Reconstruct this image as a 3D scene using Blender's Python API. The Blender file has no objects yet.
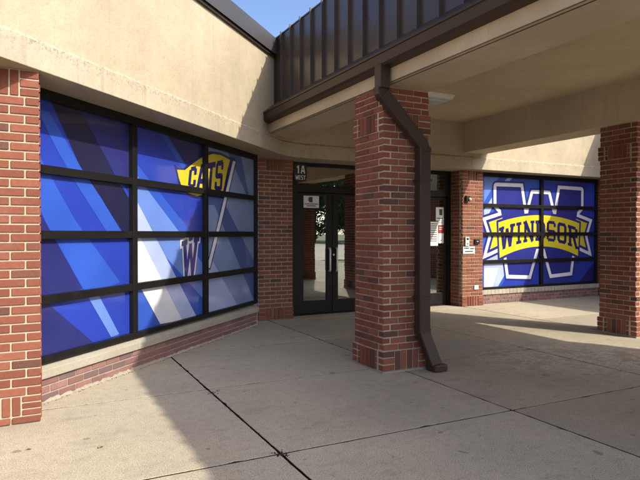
import bpy, bmesh, math, random
from mathutils import Vector, Matrix, Euler
from mathutils.geometry import delaunay_2d_cdt
random.seed(7)
R = math.radians
scene = bpy.context.scene
C = scene.collection

# ------------------------------------------------------------------ camera
CAM_H = 1.42; FPX = 572.0; YAW = math.atan2(1130, FPX); PITCH = math.atan(7 / FPX)
cam = bpy.data.cameras.new('camera'); camo = bpy.data.objects.new('camera', cam); C.objects.link(camo)
cam.sensor_width = 36; cam.lens = 36 * FPX / 640; cam.clip_start = .05; cam.clip_end = 2000
camo.location = (0, 0, CAM_H); camo.rotation_euler = (R(90) - PITCH, 0, YAW - R(90))
scene.camera = camo
# ------------------------------------------------------------------ sky, sun, exposure
SUN = Vector((-.545, 1.08, -1.0))           # the way the light travels
world = bpy.data.worlds.new('World'); scene.world = world; world.use_nodes = True
wn = world.node_tree.nodes; wl = world.node_tree.links
sky = wn.new('ShaderNodeTexSky'); sky.sky_type = 'NISHITA'; sky.sun_disc = False
sky.sun_elevation = math.atan2(1, math.hypot(.545, 1.08)); sky.sun_rotation = math.atan2(.545, -1.08)
sky.air_density = .5; sky.dust_density = 2.4; sky.ozone_density = 4
wb = wn.new('ShaderNodeMix'); wb.data_type = 'RGBA'; wb.blend_type = 'MULTIPLY'; wb.inputs[0].default_value = 1; wb.inputs[7].default_value = (1.01, .985, .91, 1)   # the camera's warm white balance
wl.new(sky.outputs[0], wb.inputs[6]); wl.new(wb.outputs[2], wn['Background'].inputs[0]); wn['Background'].inputs[1].default_value = .15
sl = bpy.data.lights.new('sun', 'SUN'); sl.energy = 2.0; sl.angle = R(.6); sl.color = (1, .92, .77)
so = bpy.data.objects.new('sun', sl); C.objects.link(so); so.rotation_euler = SUN.to_track_quat('-Z', 'Y').to_euler()
vs = scene.view_settings; vs.view_transform = 'Standard'; vs.look = 'None'; vs.gamma = 1; vs.exposure = 1.50

# ------------------------------------------------------------------ photo pixel -> point on a known plane
F0 = Vector((math.cos(YAW), math.sin(YAW), 0)); RT = Vector((math.sin(YAW), -math.cos(YAW), 0)); Z = Vector((0, 0, 1))
FW = F0 * math.cos(PITCH) - Z * math.sin(PITCH); UP = Z * math.cos(PITCH) + F0 * math.sin(PITCH); CO = Vector((0, 0, CAM_H))
def on_plane(x, y, p, n):
    d = FW + RT * (x - 320) / FPX - UP * (y - 240) / FPX
    return CO + d * ((Vector(p) - CO).dot(Vector(n)) / d.dot(Vector(n)))

# ------------------------------------------------------------------ materials
def new_mat(name):
    m = bpy.data.materials.new(name); m.use_nodes = True
    nt = m.node_tree; return m, nt.nodes, nt.links, nt.nodes['Principled BSDF']
def val(n, op, l, a, b=None, clamp=False):
    q = n.new('ShaderNodeMath'); q.operation = op; q.use_clamp = clamp
    for i, v in enumerate((a, b)):
        if v is None: continue
        if hasattr(v, 'links') or hasattr(v, 'is_linked'): l.new(v, q.inputs[i])
        else: q.inputs[i].default_value = v
    return q.outputs[0]
def mixc(n, l, fac, a, b, mode='MIX'):
    q = n.new('ShaderNodeMix'); q.data_type = 'RGBA'; q.blend_type = mode
    for i, v in ((0, fac), (6, a), (7, b)):
        if hasattr(v, 'is_linked'): l.new(v, q.inputs[i])
        elif i == 0: q.inputs[0].default_value = v
        else: q.inputs[i].default_value = (*v, 1)
    return q.outputs[2]
def pos(n, l, scale=(1, 1, 1)):
    g = n.new('ShaderNodeNewGeometry'); mp = n.new('ShaderNodeMapping'); mp.inputs['Scale'].default_value = scale
    l.new(g.outputs['Position'], mp.inputs[0]); return mp.outputs[0]
def noise(n, l, vec, scale, detail=4, rough=.55):
    q = n.new('ShaderNodeTexNoise'); q.inputs['Scale'].default_value = scale
    q.inputs['Detail'].default_value = detail; q.inputs['Roughness'].default_value = rough
    l.new(vec, q.inputs['Vector']); return q.outputs[0]
def ramp(n, l, fac, a, b, va=0., vb=1.):
    q = n.new('ShaderNodeMapRange'); q.inputs[1].default_value = a; q.inputs[2].default_value = b
    q.inputs[3].default_value = va; q.inputs[4].default_value = vb; l.new(fac, q.inputs[0]); return q.outputs[0]
def bump(n, l, p, h, strength, dist):
    b = n.new('ShaderNodeBump'); b.inputs['Strength'].default_value = strength; b.inputs['Distance'].default_value = dist
    l.new(h, b.inputs['Height']); l.new(b.outputs[0], p.inputs['Normal'])
def spec(p, v): p.inputs['Specular IOR Level'].default_value = v

def simple(name, col, rough=.5, metal=0, sp=.5, var=.08, coat=0, scale=6):
    m, n, l, p = new_mat(name)
    nz = noise(n, l, pos(n, l), scale, 5)
    c = mixc(n, l, ramp(n, l, nz, .3, .7, 0, 1), tuple(v * (1 - var) for v in col), tuple(min(1, v * (1 + var)) for v in col))
    l.new(c, p.inputs['Base Color']); l.new(ramp(n, l, nz, .3, .7, rough - .05, rough + .06), p.inputs['Roughness'])
    p.inputs['Metallic'].default_value = metal; spec(p, sp); p.inputs['Coat Weight'].default_value = coat
    p.inputs['Coat Roughness'].default_value = .06
    return m

def stucco(name, col, stains=0., grain=60, blot=.28):
    m, n, l, p = new_mat(name); v = pos(n, l)
    big = noise(n, l, v, 1.3, 3); med = noise(n, l, v, 9, 4, .65); fine = noise(n, l, v, grain, 2, .7)
    c = mixc(n, l, ramp(n, l, big, .3, .72), tuple(x * .84 for x in col), tuple(x * 1.06 for x in col))
    c = mixc(n, l, ramp(n, l, med, .40, .66, 0, .32), c, (col[0] * .78, col[1] * .74, col[2] * .66))
    c = mixc(n, l, ramp(n, l, fine, .28, .44, blot, 0), c, tuple(x * .55 for x in col))
    streak = noise(n, l, pos(n, l, (3.2, 3.2, .25)), 3.0, 3, .6)
    c = mixc(n, l, ramp(n, l, streak, .58, .70, 0, .16 + stains), c, (col[0] * .5, col[1] * .48, col[2] * .46))
    if stains:
        sp_ = noise(n, l, v, 34, 4, .75)
        gm = n.new('ShaderNodeSeparateXYZ'); l.new(v, gm.inputs[0])
        edge = ramp(n, l, gm.outputs[2], 2.74, 2.865, 0, 1)
        k = val(n, 'MULTIPLY', l, ramp(n, l, sp_, .50, .62, 0, 1), val(n, 'ADD', l, val(n, 'MULTIPLY', l, edge, .65), .12))
        c = mixc(n, l, k, c, (.13, .115, .09))
    l.new(c, p.inputs['Base Color']); p.inputs['Roughness'].default_value = .92; spec(p, .2)
    h = val(n, 'ADD', l, val(n, 'MULTIPLY', l, fine, .5), med); bump(n, l, p, h, .5, .012)
    return m

def brick_mat(name, stops, dark=.07):
    m, n, l, p = new_mat(name); v = pos(n, l)
    oi = n.new('ShaderNodeObjectInfo'); g = n.new('ShaderNodeNewGeometry')
    r = val(n, 'FRACT', l, val(n, 'ADD', l, oi.outputs['Random'], val(n, 'MULTIPLY', l, g.outputs['Random Per Island'], 7.31)))
    cr = n.new('ShaderNodeValToRGB'); l.new(r, cr.inputs[0]); e = cr.color_ramp.elements
    e[0].position = 0; e[0].color = (*stops[0], 1); e[1].position = 1 - dark - .02; e[1].color = (*stops[2], 1)
    q = e.new(.45); q.color = (*stops[1], 1); q = e.new(1 - dark); q.color = (*stops[3], 1)
    med = noise(n, l, v, 34, 4, .7); fine = noise(n, l, v, 130, 2, .7)
    c = mixc(n, l, ramp(n, l, med, .35, .72, 0, .35), cr.outputs[0], tuple(x * .55 for x in stops[1]))
    c = mixc(n, l, ramp(n, l, fine, .60, .76, 0, .25), c, (.42, .30, .22))
    eff = noise(n, l, v, 3.1, 4, .6)
    c = mixc(n, l, ramp(n, l, eff, .56, .78, 0, .12), c, (.42, .36, .32))
    l.new(c, p.inputs['Base Color']); p.inputs['Roughness'].default_value = .85; spec(p, .25)
    bump(n, l, p, val(n, 'ADD', l, med, fine), .45, .004)
    return m

def concrete_mat():
    m, n, l, p = new_mat('concrete slab'); v = pos(n, l)
    oi = n.new('ShaderNodeObjectInfo')
    big = noise(n, l, v, .9, 3, .6); med = noise(n, l, v, 13, 4, .7); fine = noise(n, l, v, 120, 2, .8); pit = noise(n, l, v, 48, 3, .75); gum = noise(n, l, v, 7.5, 1, .4)
    c = mixc(n, l, ramp(n, l, big, .3, .7), (.405, .357, .268), (.515, .453, .338))
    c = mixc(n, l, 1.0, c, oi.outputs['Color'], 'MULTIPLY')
    c = mixc(n, l, ramp(n, l, med, .48, .70, 0, .40), c, (.26, .218, .160))
    c = mixc(n, l, ramp(n, l, med, .28, .44, .30, 0), c, (.58, .50, .36))
    c = mixc(n, l, ramp(n, l, fine, .36, .50, .75, 0), c, (.16, .138, .105))
    c = mixc(n, l, ramp(n, l, fine, .55, .68, 0, .65), c, (.66, .59, .46))
    c = mixc(n, l, ramp(n, l, pit, .62, .70, 0, .55), c, (.15, .128, .098))
    c = mixc(n, l, ramp(n, l, pit, .30, .36, .5, 0), c, (.66, .60, .48))
    c = mixc(n, l, ramp(n, l, gum, .735, .76, 0, .55), c, (.11, .098, .085))
    st = noise(n, l, pos(n, l, (1, 2.2, 1)), 1.5, 4, .65)
    c = mixc(n, l, ramp(n, l, st, .56, .70, 0, .30), c, (.19, .162, .128))
    # rubbed chalk drawings on the walk under the canopy
    def blob(x, y, r):
        d = n.new('ShaderNodeVectorMath'); d.operation = 'DISTANCE'; l.new(v, d.inputs[0]); d.inputs[1].default_value = (x, y, 0)
        return ramp(n, l, d.outputs['Value'], r * .25, r, 1, 0)
    scr = n.new('ShaderNodeTexNoise'); scr.inputs['Scale'].default_value = 3.3; scr.inputs['Detail'].default_value = 8; scr.inputs['Roughness'].default_value = .8
    l.new(v, scr.inputs['Vector'])
    ridge = val(n, 'ABSOLUTE', l, val(n, 'SUBTRACT', l, scr.outputs[0], .5))
    line = ramp(n, l, ridge, .016, .036, 1, 0)
    grit = ramp(n, l, pit, .42, .56, 0, 1)
    for x, y, r, col, k in ((5.5, 4.7, 1.3, (.64, .60, .56), .85), (6.1, 4.0, 1.0, (.64, .60, .56), .8), (4.9, 4.6, .7, (.6, .57, .55), .6)):
        c = mixc(n, l, val(n, 'MULTIPLY', l, val(n, 'MULTIPLY', l, blob(x, y, r), line), val(n, 'MULTIPLY', l, grit, k)), c, col)
    for x, y, r, col, k in ((4.80, 5.68, .30, (.22, .30, .52), .45), (4.9, 6.2, .28, (.55, .28, .28), .25), (4.72, 8.0, .25, (.25, .34, .6), .6), (4.6, 5.4, .35, (.3, .45, .42), .22), (5.6, 5.2, .3, (.55, .48, .5), .3)):
        c = mixc(n, l, val(n, 'MULTIPLY', l, blob(x, y, r), val(n, 'MULTIPLY', l, grit, k)), c, col)
    l.new(c, p.inputs['Base Color']); p.inputs['Roughness'].default_value = .86; spec(p, .3)
    h = val(n, 'ADD', l, val(n, 'MULTIPLY', l, fine, .6), val(n, 'ADD', l, med, pit)); bump(n, l, p, h, .35, .004)
    return m

def glass_mat(name, tint, base):
    m, n, l, p = new_mat(name); n.remove(p)
    tr = n.new('ShaderNodeBsdfTransparent'); tr.inputs[0].default_value = (*tint, 1)
    gl = n.new('ShaderNodeBsdfGlossy'); gl.inputs['Roughness'].default_value = .004; gl.inputs[0].default_value = (.95, 1, .98, 1)
    fr = n.new('ShaderNodeFresnel'); fr.inputs[0].default_value = 1.5
    f = val(n, 'ADD', l, fr.outputs[0], base, True)
    w = noise(n, l, pos(n, l), 1.1, 2); b = n.new('ShaderNodeBump'); b.inputs['Strength'].default_value = .06; b.inputs['Distance'].default_value = .02
    l.new(w, b.inputs['Height']); l.new(b.outputs[0], gl.inputs['Normal'])
    mx = n.new('ShaderNodeMixShader'); l.new(f, mx.inputs[0]); l.new(tr.outputs[0], mx.inputs[1]); l.new(gl.outputs[0], mx.inputs[2])
    l.new(mx.outputs[0], n['Material Output'].inputs[0]); return m

M = {}
M['concrete'] = concrete_mat()
M['joint'] = simple('joint dirt', (.035, .030, .024), .95, sp=.1, var=.4, scale=40)
M['stucco'] = stucco('stucco wall', (.435, .37, .262), 0, 45, .36)
M['band'] = stucco('stucco band', (.44, .38, .28), .22, 70)
M['beam'] = stucco('stucco beam', (.58, .475, .33), .0, 48, .30)
M['ceiling'] = stucco('plaster ceiling', (.58, .475, .32), 0, 60, .16)
M['limestone'] = stucco('limestone sill', (.40, .365, .30), .10, 60, .35)
M['mortar'] = stucco('mortar', (.50, .42, .31), 0, 120)
M['mortar_dull'] = stucco('weathered mortar', (.44, .39, .325), 0, 120)
M['fillet'] = stucco('crumbling mortar', (.36, .32, .26), 0, 60, .5)
M['brick'] = brick_mat('red brick', ((.180, .060, .037), (.222, .076, .046), (.268, .098, .060), (.110, .054, .040)))
M['brick_dull'] = brick_mat('mauve brick', ((.200, .105, .096), (.240, .125, .112), (.280, .150, .132), (.16, .105, .105)), .2)
M['bronze'] = simple('dark bronze metal', (.046, .029, .021), .45, sp=.28, var=.14, scale=3)
M['panel'] = simple('bronze roof panel', (.058, .041, .034), .30, sp=.45, var=.25, scale=1.6)
def wavy(m, sc, st, d):
    n = m.node_tree.nodes; l = m.node_tree.links; p = n['Principled BSDF']; bump(n, l, p, noise(n, l, pos(n, l, (1, 1, .5)), sc, 2), st, d); return m
wavy(M['panel'], 2.4, .35, .03); wavy(M['bronze'], 5, .2, .01)
M['coping'] = simple('weathered coping metal', (.058, .055, .054), .5, var=.06, scale=2)
M['frame'] = simple('dark window frame', (.010, .009, .0085), .45, sp=.25, var=.2, scale=9)
M['black'] = simple('black plastic', (.012, .012, .013), .4)
M['steel'] = simple('brushed steel', (.74, .72, .68), .40, metal=.30, var=.05, scale=20)
M['white'] = simple('white paper', (.74, .73, .70), .7, var=.03)
M['whiteplastic'] = simple('white plastic', (.66, .65, .62), .45, var=.05)
M['lens'] = simple('frosted lens', (.55, .56, .55), .35, var=.05)
M['red'] = simple('red print', (.35, .03, .03), .6)
M['ink'] = simple('dark ink', (.05, .05, .055), .6)
M['glass'] = glass_mat('door glass', (.40, .42, .41), .30)
M['inner_wall'] = simple('lobby wall', (.16, .135, .11), .8)
M['inner_floor'] = simple('lobby floor', (.07, .062, .055), .6)
M['lead'] = simple('sealant', (.29, .26, .215), .8)
M['leaf_dry'] = simple('dry leaf', (.30, .22, .12), .8, var=.3, scale=60)
def film(name, col, coat=.9):
    m = wavy(simple(name, col, .34, sp=.4, var=.10, coat=coat, scale=2.2), 1.6, .10, .02); return m
M['f_blue'] = film('film blue', (.019, .045, .36))
M['f_navy'] = film('film navy', (.020, .024, .135))
M['f_dark'] = film('film midnight', (.012, .013, .045))
M['f_light'] = film('film light blue', (.028, .088, .46))
M['f_sky'] = film('film sky blue', (.12, .22, .58))
M['f_pale'] = film('film pale blue', (.38, .46, .72))
M['f_slate'] = film('film slate blue', (.07, .115, .30))
M['f_steel'] = film('film steel blue', (.20, .27, .47))
M['f_mid'] = film('film mid blue', (.019, .038, .24))
M['f_white'] = film('film white', (.68, .69, .76))
M['f_yellow'] = film('film yellow', (.64, .53, .025))
M['f_royal'] = film('film royal blue', (.020, .026, .20))
M['f_ink'] = film('film ink blue', (.012, .014, .12))

# ------------------------------------------------------------------ mesh helpers
class MB:
    def __init__(s): s.v = []; s.f = []; s.m = []
    def add(s, vs_, fs, mi=0):
        b = len(s.v); s.v += [tuple(x) for x in vs_]
        for f in fs: s.f.append(tuple(b + i for i in f)); s.m.append(mi)
    def hexa(s, p, mi=0):        # p: 4 bottom (ccw from above), 4 top
        s.add(p, ((3, 2, 1, 0), (4, 5, 6, 7), (0, 1, 5, 4), (1, 2, 6, 5), (2, 3, 7, 6), (3, 0, 4, 7)), mi)
    def box(s, x0, x1, y0, y1, z0, z1, mi=0, T=None):
        p = [(x0, y0, z0), (x1, y0, z0), (x1, y1, z0), (x0, y1, z0), (x0, y0, z1), (x1, y0, z1), (x1, y1, z1), (x0, y1, z1)]
        if T: p = [T(*q) for q in p]
        s.hexa(p, mi)
ROOT = {}                       # world position of every root
def finish(mesh, mats, smooth=False):
    bm = bmesh.new(); bm.from_mesh(mesh); bmesh.ops.recalc_face_normals(bm, faces=bm.faces); bm.to_mesh(mesh); bm.free()
    for m in (mats if isinstance(mats, (list, tuple)) else [mats]): mesh.materials.append(M[m])
    if smooth:
        for p in mesh.polygons: p.use_smooth = True
def link(name, data, parent=None, loc=(0, 0, 0)):
    o = bpy.data.objects.new(name, data); C.objects.link(o); o.location = loc; o.parent = parent; return o
def origin(parent):
    o = Vector((0, 0, 0))
    while parent is not None: o += parent.location; parent = parent.parent
    return o
def build(name, mb, mats, parent=None, loc=None, bevel=0, smooth=False, recalc=True):
    base = origin(parent); w = Vector(loc) if loc is not None else base
    me = bpy.data.meshes.new(name); me.from_pydata([tuple(Vector(v) - w) for v in mb.v], [], mb.f); 
    for p, i in zip(me.polygons, mb.m): p.material_index = i
    me.update()
    if recalc: finish(me, mats, smooth)
    else:
        for m in (mats if isinstance(mats, (list, tuple)) else [mats]): me.materials.append(M[m])
    o = link(name, me, parent, w - base)
    if bevel:
        b = o.modifiers.new('bevel', 'BEVEL'); b.width = bevel; b.segments = 2; b.limit_method = 'ANGLE'; b.angle_limit = R(40)
    return o
def tag(o, label=None, cat=None, group=None, kind=None):
    for k, v in (('label', label), ('category', cat), ('group', group), ('kind', kind)):
        if v: o[k] = v
    return o
def empty(name, loc, label, cat, group=None):
    e = link(name, None, None, loc); e.empty_display_size = .2; return tag(e, label, cat, group)

# frame of the left wing: s along the wall, d outwards from the brick base, z up
Q = math.sqrt(.5)
def ML(s, d, z): return (s * Q + d * Q, 5.22 + s * Q - d * Q, z)
def MF(s, d, z): return (s, 8.70 - d, z)

# 2-D fills: union of polygons, triangulated
def inside(p, poly):
    x, y = p; c = False; j = len(poly) - 1
    for i in range(len(poly)):
        xi, yi = poly[i]; xj, yj = poly[j]
        if (yi > y) != (yj > y) and x < (xj - xi) * (y - yi) / (yj - yi) + xi: c = not c
        j = i
    return c
def fill(polys):
    vs_ = []; es = []
    for P in polys:
        b = len(vs_); vs_ += [Vector(q) for q in P]; es += [(b + i, b + (i + 1) % len(P)) for i in range(len(P))]
    r = delaunay_2d_cdt(vs_, es, [], 0, 1e-5)
    V = r[0]; out = []
    for f in r[2]:
        c = sum((V[i] for i in f), Vector((0, 0))) / len(f)
        if any(inside(c, P) for P in polys): out.append(tuple(f))
    return [tuple(v) for v in V], out
def seg(p, q, t):
    p = Vector(p); q = Vector(q); d = (q - p).normalized(); n = Vector((-d.y, d.x)) * t / 2
    return [tuple(p - n), tuple(q - n), tuple(q + n), tuple(p + n)]
def disc(p, r, k=10): return [(p[0] + r * math.cos(2 * math.pi * i / k + .2), p[1] + r * math.sin(2 * math.pi * i / k + .2)) for i in range(k)]
def stroke(pts, t, closed=False):
    out = []; n = len(pts)
    for i in range(n if closed else n - 1): out.append(seg(pts[i], pts[(i + 1) % n], t))
    for i in range(n):
        if closed or 0 < i < n - 1:
            p = Vector(pts[i]); d1 = (p - Vector(pts[i - 1])).normalized(); d2 = (Vector(pts[(i + 1) % n]) - p).normalized()
            cr = d1.x * d2.y - d1.y * d2.x; sg_ = -1 if cr > 0 else 1
            n1 = Vector((-d1.y, d1.x)) * sg_; n2 = Vector((-d2.y, d2.x)) * sg_; m_ = n1 + n2
            if m_.length < .3 or abs(cr) < .02: out.append(disc(pts[i], t / 2 * .999)); continue
            m_ = m_.normalized(); k_ = min(2.2, 1 / max(.2, m_.dot(n1)))
            out.append([tuple(p), tuple(p + n1 * t / 2), tuple(p + m_ * (t / 2 * k_)), tuple(p + n2 * t / 2)])
    return out
def grown(poly, d): return [poly] + stroke(poly, 2 * d, True)
def rect(x0, x1, y0, y1): return [(x0, y0), (x1, y0), (x1, y1), (x0, y1)]

t_ = .23
LET = {
 'W': [seg((.12, 1), (.30, 0), .2), seg((.30, 0), (.5, .86), .17), seg((.5, .86), (.70, 0), .17), seg((.70, 0), (.88, 1), .2), rect(-.06, .30, .86, 1), rect(.70, 1.06, .86, 1), rect(.22, .38, 0, .12), rect(.62, .78, 0, .12)],
 'I': [rect(.34, .66, 0, 1), rect(.14, .86, .86, 1), rect(.14, .86, 0, .14)],
 'N': [rect(.08, .28, 0, 1), rect(.72, .92, 0, 1), seg((.16, 1), (.84, 0), .24), rect(0, .36, 0, .13), rect(0, .3, .87, 1), rect(.64, 1, .87, 1)],
 'D': [rect(.1, .34, 0, 1), rect(0, .7, .84, 1), rect(0, .7, 0, .16), seg((.62, .96), (.9, .72), .2), seg((.62, .04), (.9, .28), .2), rect(.74, .98, .24, .76)],
 'S': [rect(.16, .84, .86, 1), rect(.16, .84, .43, .57), rect(.16, .84, 0, .14), rect(.04, .26, .48, .92), rect(.74, .96, .08, .52), rect(.76, .96, .72, .92), rect(.04, .24, .08, .28)],
 'O': [rect(.22, .78, .85, 1), rect(.22, .78, 0, .15), rect(.04, .28, .18, .82), rect(.72, .96, .18, .82), seg((.1, .78), (.3, .95), .2), seg((.9, .78), (.7, .95), .2), seg((.1, .22), (.3, .05), .2), seg((.9, .22), (.7, .05), .2)],
 'R': [rect(.1, .34, 0, 1), rect(0, .75, .85, 1), rect(.1, .75, .42, .57), rect(.7, .94, .5, .92), seg((.55, .5), (.86, 0), .22), rect(0, .42, 0, .13), rect(.72, 1.05, 0, .13)],
 'C': [rect(.22, .8, .85, 1), rect(.22, .8, 0, .15), rect(.04, .30, .14, .86), rect(.70, .96, .64, .88), rect(.70, .96, .12, .36)],
 'A': [seg((.12, 0), (.42, 1), .24), seg((.88, 0), (.58, 1), .24), rect(.25, .75, .24, .40), rect(.32, .68, .88, 1)],
 'T': [rect(.37, .63, 0, 1), rect(.02, .98, .84, 1)],
}

# ------------------------------------------------------------------ bricks
BC = {}
def brick_mesh(L, H, D, mat):
    k = (round(L, 3), round(H, 3), round(D, 3), mat)
    if k not in BC:
        me = bpy.data.meshes.new('brick'); bm = bmesh.new(); bmesh.ops.create_cube(bm, size=1)
        for v in bm.verts: v.co = Vector((v.co.x * L, v.co.y * D, v.co.z * H))
        bmesh.ops.bevel(bm, geom=list(bm.edges), offset=.0035, segments=1, affect='EDGES')
        bm.to_mesh(me); bm.free(); me.materials.append(M[mat]); BC[k] = me
    return BC[k]
def face_bricks(parent, o, u, W, rows, module, mat='brick', proud=.0035, objects=True, mb=None, corner=0, both=True, depth=.09):
    """bricks of one flat wall face. o: lower left corner at z 0, u: unit vector along the face seen from outside (left to right).
    rows: ('run'|'sold', z0, z1, extra proud). corner: parity of the courses that run through to the corners (-1: every course)."""
    u = Vector(u); n = Vector((u.y, -u.x, 0)); o = Vector(o); base = origin(parent); rz = math.atan2(u.y, u.x)
    J = .012; CW = module / 2
    def put(a, b, z0, z1, pr, soldier=False):
        L = b - a - J; H = z1 - z0 - J
        if L < .03: return
        pr = pr + random.uniform(-.0015, .0015); c = o + u * ((a + b) / 2) + n * (pr - depth / 2) + Z * ((z0 + z1) / 2 + random.uniform(-.0008, .0008))
        if objects:
            b_ = link('brick', brick_mesh(L, H, depth, mat), parent, c - base)
            b_.rotation_euler = (0, random.uniform(-.003, .003), rz + random.uniform(-.004, .004))
        else:
            q = []
            for zz in (c.z - H / 2, c.z + H / 2):
                for (su, sn) in ((-1, 1), (1, 1), (1, -1), (-1, -1)):
                    w = c + u * (su * L / 2) + n * (sn * depth / 2); q.append((w.x, w.y, zz))
            mb.hexa(q)
    def run(a0, b0, z0, z1, off, pr):
        a = a0
        b = a0 + (module - off if off else module)
        while a < b0 - 1e-4:
            e = min(b, b0)
            if b0 - e < .045: e = b0
            put(a, e, z0, z1, pr); a = e; b = a + module
    k = 0
    for kind, z0, z1, ex in rows:
        if kind == 'run':
            nr = max(1, round((z1 - z0) / .0674)); h = (z1 - z0) / nr
            for i in range(nr):
                thr = (k % 2) == (corner if corner >= 0 else 0)
                if corner < 0: run(0, W, z0 + i * h, z0 + (i + 1) * h, 0 if thr else CW, proud + ex)
                else:
                    a = -ex if thr else CW; b = W + ex if thr else W - (CW if both else 0)
                    run(a, b, z0 + i * h, z0 + (i + 1) * h, 0, proud + ex)
                k += 1
        else:
            cw = .135 if W < 1 else 0; h = (z1 - z0) / 3
            if cw:
                for i in range(3):
                    cc = cw
                    put(-ex if corner <= 0 else depth + ex * 0, cc, z0 + i * h, z0 + (i + 1) * h, proud + ex)
                    put(W - cc, W + ex if corner <= 0 else W - depth, z0 + i * h, z0 + (i + 1) * h, proud + ex)
            ns = max(1, round((W - 2 * cw) / .0674)); sw = (W - 2 * cw) / ns
            for i in range(ns): put(cw + i * sw, cw + (i + 1) * sw, z0, z1, proud + ex, True)

# ------------------------------------------------------------------ ground, lawn, pavement
g = MB(); g.add([(-500, -500, -.12), (500, -500, -.12), (500, 500, -.12), (-500, 500, -.12)], [(0, 1, 2, 3)])
def grass_mat():
    m, n, l, p = new_mat('lawn grass'); v = pos(n, l)
    c = mixc(n, l, ramp(n, l, noise(n, l, v, .35, 6, .7), .3, .7), (.055, .085, .022), (.11, .14, .04))
    c = mixc(n, l, ramp(n, l, noise(n, l, v, 9, 5, .7), .4, .7, 0, .5), c, (.16, .15, .06))
    l.new(c, p.inputs['Base Color']); p.inputs['Roughness'].default_value = .9; return m
M['grass'] = grass_mat()
tag(build('lawn', g, 'grass'), kind='structure')
def lot_mat():
    m, n, l, p = new_mat('parking concrete'); v = pos(n, l)
    c = mixc(n, l, ramp(n, l, noise(n, l, v, .4, 6, .7), .3, .7), (.44, .385, .285), (.54, .47, .35))
    l.new(c, p.inputs['Base Color']); p.inputs['Roughness'].default_value = .9; return m
M['lot'] = lot_mat()
g = MB(); g.add([(-60, -55, -.08), (90, -55, -.08), (90, -10.2, -.08), (-6.6, -10.2, -.08), (-6.6, 14, -.08), (-60, 14, -.08)], [(0, 1, 2, 3, 4, 5)])  # left arm beside the pavement, unseen, added to bounce warm light into the shade
tag(build('parking_lot', g, 'lot'), kind='structure')
XL = [-6.57, -4.57, -2.57, -.57, 1.43, 3.44, 5.44, 7.44, 9.44, 11.44, 13.4]
YL = [-10.2, -8.5, -6.8, -5.1, -3.4, -1.71, 0, 1.68, 3.382, 5.085, 6.785, 8.53, 8.905]
pv = MB(); pv.add([(XL[0] - .02, YL[0] - .02, -.03), (XL[-1] + .02, YL[0] - .02, -.03), (XL[-1] + .02, 9.6, -.03), (XL[0] - .02, 9.6, -.03)], [(0, 1, 2, 3)])
pave = tag(build('pavement', pv, 'joint'), kind='structure')
rs = random.Random(3)
for i in range(len(XL) - 1):
    for j in range(len(YL) - 1):
        x0, x1, y0, y1 = XL[i], XL[i + 1], YL[j], YL[j + 1]
        if y0 - x1 > 5.35: continue                     # wholly behind the left wing
        gp = .0075; pts = []
        for (ax, ay, bx, by) in ((x0, y0, x1, y0), (x1, y0, x1, y1), (x1, y1, x0, y1), (x0, y1, x0, y0)):
            L = math.hypot(bx - ax, by - ay); k = max(3, int(L / .06))
            for q in range(k):
                t = q / k; jx = rs.gauss(0, .0016); inward = gp + abs(rs.gauss(0, .0018)) + (rs.random() < .05) * rs.uniform(.003, .012)
                px, py = ax + (bx - ax) * t, ay + (by - ay) * t
                nx, ny = -(by - ay) / L, (bx - ax) / L
                if q == 0: px += (gp + .004) * (1 if ax == x0 else -1); py += (gp + .004) * (1 if ay == y0 else -1); inward = 0
                pts.append((px + nx * inward, py + ny * inward))
        cx, cy = (x0 + x1) / 2, (y0 + y1) / 2; N = len(pts); mb = MB(); hz = rs.uniform(-.001, .0005)
        low = [(x, y, -.10) for x, y in pts]; mid = [(x, y, hz - .003) for x, y in pts]
        top = [(cx + (x - cx) * (1 - .002 / max(.2, abs(x - cx))), cy + (y - cy) * (1 - .002 / max(.2, abs(y - cy))), hz) for x, y in pts]
        mb.v = low + mid + top
        for k in range(N):
            e = (k + 1) % N
            mb.f += [(k, e, N + e, N + k), (N + k, N + e, 2 * N + e, 2 * N + k)]; mb.m += [1, 0]
        mb.f.append(tuple(range(2 * N, 3 * N))); mb.m.append(0)
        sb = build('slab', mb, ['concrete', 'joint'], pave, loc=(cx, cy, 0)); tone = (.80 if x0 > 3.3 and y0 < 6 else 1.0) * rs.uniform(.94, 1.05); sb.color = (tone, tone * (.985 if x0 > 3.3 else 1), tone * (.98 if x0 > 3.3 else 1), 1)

# ------------------------------------------------------------------ the school building
school = empty('school_building', (3.6, 8.7, 0), 'beige stucco school building with brick piers, blue film windows and recessed glass entrance', 'building')
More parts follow.
